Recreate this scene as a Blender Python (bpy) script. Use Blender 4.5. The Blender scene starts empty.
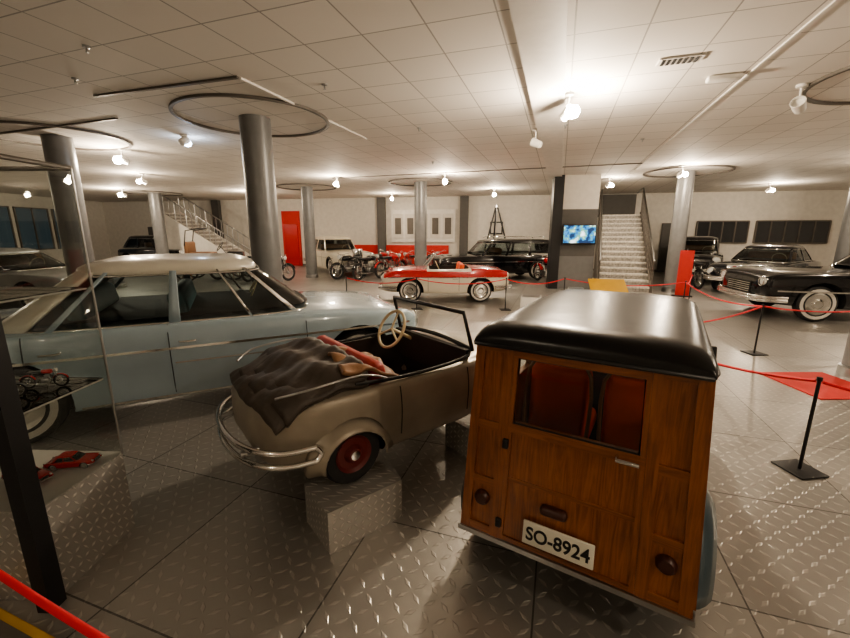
import bpy, bmesh, math, random
from mathutils import Vector, Matrix
random.seed(4)
R=math.radians
scene=bpy.context.scene
COL=scene.collection
A=R(18.5)            # building grid is turned by this much
H=3.52               # ceiling height

# ------------------------------------------------------------ materials
def mat(name,col,rough=.5,metal=0,coat=0,emit=None,es=0,var=.06,nscale=6,bump=0,bscale=60,spec=.5):
    m=bpy.data.materials.new(name); m.use_nodes=True
    nt=m.node_tree; b=nt.nodes['Principled BSDF']
    b.inputs['Roughness'].default_value=rough; b.inputs['Metallic'].default_value=metal
    b.inputs['Coat Weight'].default_value=coat; b.inputs['Coat Roughness'].default_value=.05
    b.inputs['Specular IOR Level'].default_value=spec
    tc=nt.nodes.new('ShaderNodeTexCoord'); n=nt.nodes.new('ShaderNodeTexNoise')
    n.inputs['Scale'].default_value=nscale; n.inputs['Detail'].default_value=3
    nt.links.new(tc.outputs['Object'],n.inputs['Vector'])
    r=nt.nodes.new('ShaderNodeValToRGB')
    r.color_ramp.elements[0].position=.3; r.color_ramp.elements[1].position=.7
    r.color_ramp.elements[0].color=(*[c*(1-var) for c in col],1)
    r.color_ramp.elements[1].color=(*[min(1,c*(1+var)) for c in col],1)
    nt.links.new(n.outputs['Fac'],r.inputs['Fac']); nt.links.new(r.outputs['Color'],b.inputs['Base Color'])
    if bump:
        n2=nt.nodes.new('ShaderNodeTexNoise'); n2.inputs['Scale'].default_value=bscale; n2.inputs['Detail'].default_value=4
        nt.links.new(tc.outputs['Object'],n2.inputs['Vector'])
        bp=nt.nodes.new('ShaderNodeBump'); bp.inputs['Strength'].default_value=bump; bp.inputs['Distance'].default_value=.02
        nt.links.new(n2.outputs['Fac'],bp.inputs['Height']); nt.links.new(bp.outputs['Normal'],b.inputs['Normal'])
    if emit:
        b.inputs['Emission Color'].default_value=(*emit,1); b.inputs['Emission Strength'].default_value=es
    return m
def wood(name,c1,c2,rough=.3,axis='Z'):
    m=bpy.data.materials.new(name); m.use_nodes=True
    nt=m.node_tree; b=nt.nodes['Principled BSDF']
    tc=nt.nodes.new('ShaderNodeTexCoord'); mp=nt.nodes.new('ShaderNodeMapping')
    mp.inputs['Scale'].default_value=(3,16,1.0) if axis=='Z' else (3,1.0,16)
    n=nt.nodes.new('ShaderNodeTexNoise'); n.inputs['Scale'].default_value=2.6; n.inputs['Detail'].default_value=8; n.inputs['Distortion'].default_value=1.6; n.inputs['Roughness'].default_value=.6
    n3=nt.nodes.new('ShaderNodeTexNoise'); n3.inputs['Scale'].default_value=5; n3.inputs['Detail'].default_value=3
    nt.links.new(tc.outputs['Object'],n3.inputs['Vector'])
    mx=nt.nodes.new('ShaderNodeMath'); mx.operation='MULTIPLY_ADD'; mx.inputs[1].default_value=.45
    r=nt.nodes.new('ShaderNodeValToRGB'); r.color_ramp.elements[0].color=(*c1,1); r.color_ramp.elements[1].color=(*c2,1)
    r.color_ramp.elements[0].position=.50; r.color_ramp.elements[1].position=.90
    nt.links.new(tc.outputs['Object'],mp.inputs[0]); nt.links.new(mp.outputs[0],n.inputs['Vector'])
    nt.links.new(n3.outputs['Fac'],mx.inputs[0]); nt.links.new(n.outputs['Fac'],mx.inputs[2])
    nt.links.new(mx.outputs[0],r.inputs['Fac']); nt.links.new(r.outputs['Color'],b.inputs['Base Color'])
    b.inputs['Roughness'].default_value=rough; b.inputs['Coat Weight'].default_value=.4; b.inputs['Coat Roughness'].default_value=.15
    return m
def glass(name,tint=(.75,.8,.8),refl=.9,rough=.02):
    m=bpy.data.materials.new(name); m.use_nodes=True
    nt=m.node_tree; nt.nodes.remove(nt.nodes['Principled BSDF'])
    out=nt.nodes['Material Output']
    t=nt.nodes.new('ShaderNodeBsdfTransparent'); t.inputs[0].default_value=(*tint,1)
    g=nt.nodes.new('ShaderNodeBsdfGlossy'); g.inputs['Roughness'].default_value=rough; g.inputs[0].default_value=(refl,refl,refl,1)
    f=nt.nodes.new('ShaderNodeFresnel'); f.inputs[0].default_value=1.5
    mx=nt.nodes.new('ShaderNodeMixShader')
    nt.links.new(f.outputs[0],mx.inputs[0]); nt.links.new(t.outputs[0],mx.inputs[1]); nt.links.new(g.outputs[0],mx.inputs[2])
    nt.links.new(mx.outputs[0],out.inputs[0]); return m
class NB:
    def __init__(s,nt): s.nt=nt
    def m(s,op,a,b=None,c=None):
        n=s.nt.nodes.new('ShaderNodeMath'); n.operation=op
        for i,v in enumerate((a,b,c)):
            if v is None: continue
            if isinstance(v,(int,float)): n.inputs[i].default_value=v
            else: s.nt.links.new(v,n.inputs[i])
        return n.outputs[0]
def plate_mat(name,base,rough=.36,metal=.75,rib=.075,tile=1.0,rot=0,planar=True,seam=True,bstr=.6,lc=.22):
    m=bpy.data.materials.new(name); m.use_nodes=True
    nt=m.node_tree; b=nt.nodes['Principled BSDF']; N=NB(nt); L=nt.links.new
    tc=nt.nodes.new('ShaderNodeTexCoord'); mp=nt.nodes.new('ShaderNodeMapping')
    mp.inputs['Rotation'].default_value=(0,0,rot)
    L(tc.outputs['Object'],mp.inputs[0])
    sp=nt.nodes.new('ShaderNodeSeparateXYZ'); L(mp.outputs[0],sp.inputs[0])
    if planar: X,Y=sp.outputs[0],sp.outputs[1]
    else:
        X=N.m('ADD',sp.outputs[0],sp.outputs[1]); Y=N.m('ADD',sp.outputs[2],N.m('MULTIPLY',sp.outputs[1],.5))
    px=N.m('DIVIDE',X,rib); py=N.m('DIVIDE',Y,rib)
    cx=N.m('FLOOR',px); cy=N.m('FLOOR',py)
    par=N.m('MODULO',N.m('ABSOLUTE',N.m('ADD',cx,cy)),2)
    sg=N.m('SUBTRACT',N.m('MULTIPLY',par,2),1)
    qx=N.m('SUBTRACT',N.m('FRACT',px),.5); qy=N.m('SUBTRACT',N.m('FRACT',py),.5)
    qys=N.m('MULTIPLY',qy,sg)
    a=N.m('MULTIPLY',N.m('ADD',qx,qys),.7071); c=N.m('MULTIPLY',N.m('SUBTRACT',qx,qys),.7071)
    d=N.m('ADD',N.m('DIVIDE',N.m('ABSOLUTE',a),.52),N.m('DIVIDE',N.m('ABSOLUTE',c),.17))
    loz=N.m('MULTIPLY',N.m('SUBTRACT',1.0,d),2.5); loz=N.m('MINIMUM',N.m('MAXIMUM',loz,0),1)
    n=nt.nodes.new('ShaderNodeTexNoise'); n.inputs['Scale'].default_value=1.3; n.inputs['Detail'].default_value=5; L(mp.outputs[0],n.inputs['Vector'])
    val=N.m('ADD',N.m('MULTIPLY',loz,lc),N.m('ADD',.72,N.m('MULTIPLY',n.outputs['Fac'],.3)))
    if seam:
        tx=N.m('DIVIDE',X,tile); ty=N.m('DIVIDE',Y,tile)
        ex=N.m('ABSOLUTE',N.m('SUBTRACT',N.m('FRACT',tx),.5)); ey=N.m('ABSOLUTE',N.m('SUBTRACT',N.m('FRACT',ty),.5))
        e=N.m('MAXIMUM',ex,ey); sm=N.m('GREATER_THAN',e,.4955)
        wn=nt.nodes.new('ShaderNodeTexWhiteNoise'); cb=nt.nodes.new('ShaderNodeCombineXYZ')
        L(N.m('FLOOR',tx),cb.inputs[0]); L(N.m('FLOOR',ty),cb.inputs[1]); L(cb.outputs[0],wn.inputs['Vector'])
        val=N.m('MULTIPLY',val,N.m('ADD',.88,N.m('MULTIPLY',wn.outputs['Value'],.24)))
        val=N.m('MULTIPLY',val,N.m('SUBTRACT',1,N.m('MULTIPLY',sm,.65)))
    vm=nt.nodes.new('ShaderNodeVectorMath'); vm.operation='SCALE'; vm.inputs[0].default_value=base; L(val,vm.inputs['Scale'])
    L(vm.outputs[0],b.inputs['Base Color'])
    b.inputs['Metallic'].default_value=metal
    L(N.m('ADD',rough-.08,N.m('MULTIPLY',n.outputs['Fac'],.2)),b.inputs['Roughness'])
    bp=nt.nodes.new('ShaderNodeBump'); bp.inputs['Strength'].default_value=bstr; bp.inputs['Distance'].default_value=.004
    L(loz,bp.inputs['Height']); L(bp.outputs[0],b.inputs['Normal'])
    return m
def ceil_mat():
    m=bpy.data.materials.new('ceiling_tiles'); m.use_nodes=True
    nt=m.node_tree; b=nt.nodes['Principled BSDF']; N=NB(nt); L=nt.links.new
    tc=nt.nodes.new('ShaderNodeTexCoord'); mp=nt.nodes.new('ShaderNodeMapping'); mp.inputs['Rotation'].default_value=(0,0,A)
    L(tc.outputs['Object'],mp.inputs[0]); sp=nt.nodes.new('ShaderNodeSeparateXYZ'); L(mp.outputs[0],sp.inputs[0])
    tx=N.m('DIVIDE',sp.outputs[0],.6); ty=N.m('DIVIDE',sp.outputs[1],.6)
    ex=N.m('ABSOLUTE',N.m('SUBTRACT',N.m('FRACT',tx),.5)); ey=N.m('ABSOLUTE',N.m('SUBTRACT',N.m('FRACT',ty),.5))
    sm=N.m('GREATER_THAN',N.m('MAXIMUM',ex,ey),.488)
    wn=nt.nodes.new('ShaderNodeTexWhiteNoise'); cb=nt.nodes.new('ShaderNodeCombineXYZ')
    L(N.m('FLOOR',tx),cb.inputs[0]); L(N.m('FLOOR',ty),cb.inputs[1]); L(cb.outputs[0],wn.inputs['Vector'])
    v=N.m('ADD',.94,N.m('MULTIPLY',wn.outputs['Value'],.07)); v=N.m('MULTIPLY',v,N.m('SUBTRACT',1,N.m('MULTIPLY',sm,.5)))
    vm=nt.nodes.new('ShaderNodeVectorMath'); vm.operation='SCALE'; vm.inputs[0].default_value=(.75,.71,.66); L(v,vm.inputs['Scale'])
    L(vm.outputs[0],b.inputs['Base Color']); b.inputs['Roughness'].default_value=.75
    bp=nt.nodes.new('ShaderNodeBump'); bp.inputs['Strength'].default_value=.4; bp.inputs['Distance'].default_value=.004
    L(N.m('SUBTRACT',1,sm),bp.inputs['Height']); L(bp.outputs[0],b.inputs['Normal'])
    return m

M={}
M['floor']=plate_mat('floor_diamond_plate',(.46,.44,.41),rot=A,rough=.33,metal=.6)
M['plate']=plate_mat('diamond_plate_aluminium',(.48,.46,.43),rib=.045,planar=False,seam=False,metal=.5,lc=.6,bstr=1)
M['ceil']=ceil_mat()
M['wall']=mat('wall_plaster',(.64,.61,.56),.8)
M['walldark']=mat('wall_dark',(.10,.095,.09),.6)
M['pillar']=mat('pillar_grey_paint',(.20,.20,.20),.38,metal=.25)
M['trim']=mat('trim_bronze',(.12,.105,.09),.5)
M['trimw']=mat('trim_white',(.70,.67,.63),.6)
M['chrome']=mat('chrome',(.75,.74,.72),.12,metal=1)
M['steel']=mat('brushed_steel',(.45,.45,.45),.3,metal=1)
M['black']=mat('black_metal',(.015,.015,.016),.4)
M['darkglass']=mat('dark_glass_panel',(.03,.032,.035),.12,coat=.6)
M['rubber']=mat('tyre_rubber',(.02,.02,.021),.7)
M['whitewall']=mat('whitewall',(.55,.53,.48),.6)
M['dark']=mat('dark_underside',(.008,.008,.008),.9)
M['interior']=mat('dark_interior',(.03,.024,.02),.7)
M['seam']=mat('panel_gap',(.02,.025,.03),.8)
M['glass']=glass('car_glass',(.55,.60,.60))
M['clear']=glass('case_glass',(.86,.88,.86),.9,.01)
M['blue']=mat('paint_pale_blue',(.35,.44,.50),.25,coat=.7,var=.03)
M['cream']=mat('paint_cream',(.70,.65,.54),.28,coat=.6,var=.02)
M['roofw']=mat('paint_ivory',(.64,.61,.53),.3,coat=.5,var=.02)
M['red']=mat('paint_red',(.52,.018,.02),.25,coat=.8,var=.03)
M['rimred']=mat('rim_red',(.13,.016,.014),.45)
M['blackp']=mat('paint_black',(.005,.005,.007),.12,coat=.8)
M['navyp']=mat('paint_black_navy',(.005,.006,.010),.14,coat=.8)
M['silverp']=mat('paint_silver',(.30,.31,.32),.3,metal=.6,coat=.5)
M['beige']=mat('paint_beige_aluminium',(.33,.29,.235),.40,metal=.35,var=.18,nscale=3)
M['teal']=mat('seat_teal',(.16,.30,.33),.6)
M['tealp']=mat('paint_slate_blue',(.035,.065,.085),.35,coat=.4)
M['redlea']=mat('leather_red',(.85,.11,.025),.45,bump=.1)
M['dullred']=mat('leather_dull_red',(.38,.035,.02),.5,bump=.1)
M['brownlea']=mat('leather_brown',(.27,.14,.07),.45,bump=.3,bscale=14)
M['canvas']=mat('canvas_dark',(.062,.048,.038),.5,bump=.35,bscale=9)
M['vinyl']=mat('vinyl_black',(.006,.0055,.0055),.27,coat=.0,bump=.15,bscale=6,spec=.4)
M['wood1']=wood('varnished_wood_panel',(.15,.042,.010),(.36,.125,.032))
M['wood2']=wood('varnished_wood_frame',(.16,.048,.012),(.34,.118,.032))
M['wood3']=wood('varnished_wood_rail',(.15,.045,.012),(.33,.115,.031),axis='Y')
M['white']=mat('white_paint',(.72,.70,.66),.5)
M['plateW']=mat('number_plate_white',(.80,.78,.68),.5)
M['lampred']=mat('lamp_dull_red',(.055,.014,.008),.4,coat=.2)
M['lens']=mat('headlamp_lens',(.7,.7,.68),.1,coat=1)
M['rope']=mat('rope_red',(.72,.03,.04),.6)
M['redm']=mat('red_matte',(.55,.035,.03),.7)
M['yellow']=mat('yellow_paint',(.62,.36,.03),.5)
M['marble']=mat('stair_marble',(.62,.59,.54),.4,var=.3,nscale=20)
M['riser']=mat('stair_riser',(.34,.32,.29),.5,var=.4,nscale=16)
M['ivory']=mat('ivory_plastic',(.66,.56,.36),.35,coat=.4)
M['bulb']=mat('lamp_glow',(1,1,1),.5,emit=(1,.88,.68),es=120)
M['bulbc']=mat('lamp_glow_cool',(1,1,1),.5,emit=(.6,.75,1),es=12)

# ------------------------------------------------------------ mesh helpers
def mk(name,V,F,m,parent=None,smooth=False,loc=None,rot=None,ang=38):
    me=bpy.data.meshes.new(name); me.from_pydata([tuple(v) for v in V],[],F); me.validate(); me.update()
    bm=bmesh.new(); bm.from_mesh(me); bmesh.ops.recalc_face_normals(bm,faces=bm.faces); bm.to_mesh(me); bm.free()
    ob=bpy.data.objects.new(name,me); COL.objects.link(ob)
    if m: me.materials.append(m)
    if smooth:
        for p in me.polygons: p.use_smooth=True
        me.set_sharp_from_angle(angle=R(ang))
    if parent: ob.parent=parent
    if loc: ob.location=loc
    if rot: ob.rotation_euler=rot
    return ob
def empty(name,loc=(0,0,0),rz=0,sc=1):
    e=bpy.data.objects.new(name,None); COL.objects.link(e); e.location=loc; e.rotation_euler=(0,0,rz); e.scale=(sc,)*3; e.empty_display_size=.2
    return e
BF=[(0,1,3,2),(4,6,7,5),(0,4,5,1),(2,3,7,6),(0,2,6,4),(1,5,7,3)]
def box(name,x0,x1,y0,y1,z0,z1,m,parent=None,loc=None,rot=None):
    V=[(x,y,z) for x in (x0,x1) for y in (y0,y1) for z in (z0,z1)]
    return mk(name,V,BF,m,parent,loc=loc,rot=rot)
def rbox(name,size,loc,bev,m,parent=None,rot=None,seg=3):
    bm=bmesh.new(); bmesh.ops.create_cube(bm,size=1)
    for v in bm.verts: v.co=Vector((v.co.x*size[0],v.co.y*size[1],v.co.z*size[2]))
    bmesh.ops.bevel(bm,geom=bm.edges[:],offset=min(bev,min(size)*.49),segments=seg,profile=.5,affect='EDGES')
    me=bpy.data.meshes.new(name); bm.to_mesh(me); bm.free(); me.materials.append(m)
    for p in me.polygons: p.use_smooth=True
    me.set_sharp_from_angle(angle=R(50))
    ob=bpy.data.objects.new(name,me); COL.objects.link(ob); ob.parent=parent; ob.location=loc
    if rot: ob.rotation_euler=rot
    return ob
def lathe(name,prof,m,parent=None,axis='z',loc=(0,0,0),seg=28,rot=None,smooth=True,caps=True):
    V=[];F=[];n=len(prof)
    for i in range(seg):
        t=2*math.pi*i/seg; c,s=math.cos(t),math.sin(t)
        for r,h in prof:
            V.append({'z':(r*c,r*s,h),'y':(r*c,h,r*s),'x':(h,r*c,r*s)}[axis])
    for i in range(seg):
        j=(i+1)%seg
        for k in range(n-1): F.append((i*n+k,j*n+k,j*n+k+1,i*n+k+1))
    if caps:
        F.append([i*n for i in range(seg)]); F.append([i*n+n-1 for i in range(seg)])
    bm=bmesh.new(); vs=[bm.verts.new(v) for v in V]
    for f in F:
        try: bm.faces.new([vs[i] for i in f])
        except Exception: pass
    bmesh.ops.remove_doubles(bm,verts=bm.verts,dist=1e-5); bmesh.ops.recalc_face_normals(bm,faces=bm.faces)
    me=bpy.data.meshes.new(name); bm.to_mesh(me); bm.free(); me.materials.append(m)
    if smooth:
        for p in me.polygons: p.use_smooth=True
        me.set_sharp_from_angle(angle=R(35))
    ob=bpy.data.objects.new(name,me); COL.objects.link(ob); ob.parent=parent; ob.location=loc
    if rot: ob.rotation_euler=rot
    return ob
def cat(P,n=6,closed=False):
    P=[Vector(p) for p in P]; out=[]; N=len(P)
    for i in range(N if closed else N-1):
        g=(lambda k:P[k%N]) if closed else (lambda k:P[max(0,min(N-1,k))])
        a,b,c,d=g(i-1),g(i),g(i+1),g(i+2)
        for k in range(n):
            t=k/n
            out.append(.5*((2*b)+(c-a)*t+(2*a-5*b+4*c-d)*t*t+(-a+3*b-3*c+d)*t**3))
    if not closed: out.append(P[-1])
    return out
def tube(name,P,r,m,parent=None,seg=8,sm=0,closed=False):
    P=[Vector(p) for p in P]
    if sm: P=cat(P,sm,closed)
    V=[];F=[];N=len(P); up=None
    for i,p in enumerate(P):
        if closed: t=(P[(i+1)%N]-P[i-1])
        else: t=P[min(i+1,N-1)]-P[max(i-1,0)]
        t.normalize()
        if up is None: up=Vector((0,0,1)) if abs(t.z)<.9 else Vector((1,0,0))
        u=(up-t*up.dot(t)).normalized(); w=t.cross(u); up=u
        for k in range(seg):
            a=2*math.pi*k/seg; V.append(p+(u*math.cos(a)+w*math.sin(a))*r)
    for i in range(N if closed else N-1):
        j=(i+1)%N
        for k in range(seg):
            l=(k+1)%seg; F.append((i*seg+k,i*seg+l,j*seg+l,j*seg+k))
    if not closed: F.append(list(range(seg))); F.append([(N-1)*seg+k for k in range(seg)])
    return mk(name,V,F,m,parent,smooth=True,ang=60)
def ring(name,c,r,tr,m,parent,axis='x',tilt=0,seg=28):
    P=[]
    for i in range(seg):
        a=2*math.pi*i/seg; v=Vector((0,r*math.cos(a),r*math.sin(a)))
        if axis=='y': v=Vector((r*math.cos(a),0,r*math.sin(a)))
        if axis=='z': v=Vector((r*math.cos(a),r*math.sin(a),0))
        v=Matrix.Rotation(tilt,3,'Y')@v; P.append(Vector(c)+v)
    return tube(name,P,tr,m,parent,seg=8,closed=True)
def interp(keys,x):
    ks=sorted(keys)
    if x<=ks[0][0]: return ks[0][1:]
    if x>=ks[-1][0]: return ks[-1][1:]
    for i in range(len(ks)-1):
        if ks[i][0]<=x<=ks[i+1][0]: break
    def slope(i,c):
        if i==0: return (ks[1][c]-ks[0][c])/(ks[1][0]-ks[0][0])
        if i==len(ks)-1: return (ks[i][c]-ks[i-1][c])/(ks[i][0]-ks[i-1][0])
        a=(ks[i][c]-ks[i-1][c])/(ks[i][0]-ks[i-1][0]); b=(ks[i+1][c]-ks[i][c])/(ks[i+1][0]-ks[i][0])
        return 0 if a*b<=0 else 2*a*b/(a+b)
    h=ks[i+1][0]-ks[i][0]; t=(x-ks[i][0])/h; o=[]
    for c in range(1,len(ks[0])):
        p0,p1=ks[i][c],ks[i+1][c]; m0,m1=slope(i,c)*h,slope(i+1,c)*h
        o.append((2*t**3-3*t*t+1)*p0+(t**3-2*t*t+t)*m0+(-2*t**3+3*t*t)*p1+(t**3-t*t)*m1)
    return o
def half(hw,zb,zs,zt):
    zc=max(zt,zs-.3)
    C=[(0,zb),(.80*hw,zb),(.955*hw,zb+.05),(.995*hw,zb+.42*(zs-zb)),(hw,zb+.68*(zs-zb)),(.965*hw,zs-.03),(.90*hw,zs),(.80*hw,zs+(zc-zs)*.35),(.45*hw,zs+(zc-zs)*.85),(0,zc)]
    return C
def section(k):
    hp=cat([(a,b,0) for a,b in half(*k)],4)
    return [(p.x,p.y) for p in hp]
def side_y(keys,x,z):
    s=section(interp(keys,x)); best=None
    for i in range(len(s)-1):
        (y0,z0),(y1,z1)=s[i],s[i+1]
        if (z0-z)*(z1-z)<=0 and abs(z1-z0)>1e-6:
            y=y0+(y1-y0)*(z-z0)/(z1-z0); best=y if best is None else max(best,y)
    return best if best is not None else max(a for a,b in s)
def loft_body(name,keys,m,n=56):
    xs=sorted(k[0] for k in keys); x0,x1=xs[0],xs[-1]
    X=[x0+(x1-x0)*(.5-.5*math.cos(math.pi*i/n)) for i in range(n+1)]
    V=[];F=[]
    for x in X:
        s=section(interp(keys,x)); rr=[(y,z) for y,z in s]+[(-y,z) for y,z in reversed(s[1:-1])]
        q=len(rr); V+= [(x,y,z) for y,z in rr]
    for i in range(n):
        for k in range(q):
            l=(k+1)%q; F.append((i*q+k,i*q+l,(i+1)*q+l,(i+1)*q+k))
    F.append(list(range(q))); F.append([n*q+k for k in range(q)])
    return mk(name,V,F,m,smooth=True,ang=45)
def boolean(ob,cut):
    if cut.data.materials and cut.data.materials[0].name not in [m.name for m in ob.data.materials]: ob.data.materials.append(cut.data.materials[0])
    md=ob.modifiers.new('b','BOOLEAN'); md.operation='DIFFERENCE'; md.object=cut; md.solver='EXACT'
    try: md.material_mode='TRANSFER'
    except Exception: pass
    dg=bpy.context.evaluated_depsgraph_get(); dg.update()
    me=bpy.data.meshes.new_from_object(ob.evaluated_get(dg)); ob.modifiers.clear()
    ob.data=me
    for p in me.polygons: p.use_smooth=True
    me.set_sharp_from_angle(angle=R(40))
    bpy.data.objects.remove(cut)
def wheel(par,x,y,z,r,w,side,white=True,hub='chrome',nm='wheel'):
    s=1 if side>0 else -1
    lathe(nm+'_tyre',[(r*.6,-w/2),(r*.9,-w/2),(r*.98,-w*.36),(r,-w*.2),(r,w*.2),(r*.98,w*.36),(r*.9,w/2),(r*.6,w/2),(r*.6,-w/2)],M['rubber'],par,'y',(x,y,z),caps=False)
    if white: lathe(nm+'_whitewall',[(r*.68,s*(w/2+.003)),(r*.84,s*(w/2+.003)),(r*.84,s*(w/2-.01)),(r*.68,s*(w/2-.01))],M['whitewall'],par,'y',(x,y,z),caps=False)
    lathe(nm+'_hubcap',[(0,s*(w/2+.02)),(r*.2,s*(w/2+.018)),(r*.3,s*(w/2-.01)),(r*.5,s*(w/2-.012)),(r*.6,s*(w/2+.004)),(r*.62,s*(w/2-.02)),(r*.6,-s*w*.3),(0,-s*w*.3)],M[hub],par,'y',(x,y,z))
def superc(xf,xr,h,th,n=5):
    cx=(xf+xr)/2; a=(xf-xr)/2; c,s=math.cos(th),math.sin(th)
    return (cx+a*math.copysign(abs(c)**(2/n),c), h*math.copysign(abs(s)**(2/n),s))
def greenhouse(par,g,paint,roofp,nn=5):
    wf,rf,rr,wr,hb,hr,zb,ze,zc=[g[k] for k in ('wf','rf','rr','wr','hb','hr','zb','ze','zc')]
    NT=96; V=[];F=[]
    LV=4
    def lev(f,off=0):
        bulge=math.sin(f*math.pi)*.012
        return wf+(rf-wf)*f+off, wr+(rr-wr)*f-off, hb+(hr-hb)*f+bulge+off, zb+(ze-zb)*f
    for l in range(LV+1):
        a,b,h,z=lev(l/LV)
        for i in range(NT):
            x,y=superc(a,b,h,2*math.pi*i/NT,nn); V.append((x,y,z))
    for l in range(LV):
        for i in range(NT):
            j=(i+1)%NT; F.append((l*NT+i,l*NT+j,(l+1)*NT+j,(l+1)*NT+i))
    mk('window_glass',V,F,M['glass'],par,smooth=True)
    V=[];F=[];lv=[(1.012,-.025),(1.02,0),(1.0,.035),(.93,(zc-ze)*.55),(.75,(zc-ze)*.85),(.4,(zc-ze)*.98),(.0,(zc-ze))]
    cx=(rf+rr)/2
    for s,dz in lv:
        for i in range(NT):
            x,y=superc(rf,rr,hr,2*math.pi*i/NT,nn); V.append((cx+(x-cx)*s,y*s,ze+dz))
    for l in range(len(lv)-1):
        for i in range(NT):
            j=(i+1)%NT; F.append((l*NT+i,l*NT+j,(l+1)*NT+j,(l+1)*NT+i))
    mk('roof',V,F,roofp,par,smooth=True,ang=60)
    def th(p): return math.acos(math.copysign(abs(p)**(nn/2),p))
    for k,(p0,p1,mm) in enumerate(g['pill']):
        for sd in (1,-1):
            V=[];F=[];q=5
            for l in range(LV+1):
                a,b,h,z=lev(l/LV,.008)
                for i in range(q):
                    t=th(p0)+(th(p1)-th(p0))*i/(q-1); x,y=superc(a,b,h,sd*t,nn); V.append((x,y,z))
            for l in range(LV):
                for i in range(q-1): F.append((l*q+i,l*q+i+1,(l+1)*q+i+1,(l+1)*q+i))
            o=mk('pillar_%d'%k,V,F,M[mm],par,smooth=True)
            sdm=o.modifiers.new('s','SOLIDIFY'); sdm.thickness=.02; sdm.offset=0
    for f,rad,mm in ((0,.012,'chrome'),(.93,.009,'chrome')):
        a,b,h,z=lev(f,.006)
        tube('window_trim',[(*superc(a,b,h,2*math.pi*i/NT,nn),z) for i in range(NT)],rad,M[mm],par,seg=6,closed=True)
    a,b,h,z=lev(0,-.03)
    V=[(*superc(a,b,h,2*math.pi*i/48,nn),g.get('zi',zb+.03)) for i in range(48)]
    mk('cabin_floor',V,[list(range(48))],M['interior'],par)
    V=[(*superc(rf-.03,rr+.03,hr-.03,2*math.pi*i/48,nn),ze-.015) for i in range(48)]
    mk('headlining',V,[list(range(48))],M['interior'],par)
    sm=M[g.get('seat','brownlea')]
    for sx in g.get('seats',(.35*(rf+rr)+.1,)):
        rbox('seat_back',(.16,h*1.6,.26),(sx,0,zb+.14),.06,sm,par,rot=(0,R(-10),0))
    ring('steering_wheel',(wf-.45*(wf-rf)-.35,.36,zb+.08),.18,.012,M['ivory'],par,'x',tilt=R(25))
def vstrip(par,keys,x0,x1,zf,h,m,off=.006,n=30,nm='side_trim',sides=(1,-1)):
    for sd in sides:
        V=[];F=[]; q=7
        for i in range(n+1):
            x=x0+(x1-x0)*i/n; z=zf(x) if callable(zf) else zf
            V.append((x,sd*(side_y(keys,x,z-h/2)-.004),z-h/2))
            for k in range(q-2):
                dz=-h/2+h*k/(q-3); V.append((x,sd*(side_y(keys,x,z+dz)+off-.002),z+dz))
            V.append((x,sd*(side_y(keys,x,z+h/2)-.004),z+h/2))
        for i in range(n):
            for k in range(q-1): F.append((i*q+k,i*q+k+1,i*q+q+k+1,i*q+q+k))
        mk(nm,V,F,m,par,smooth=True)
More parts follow.
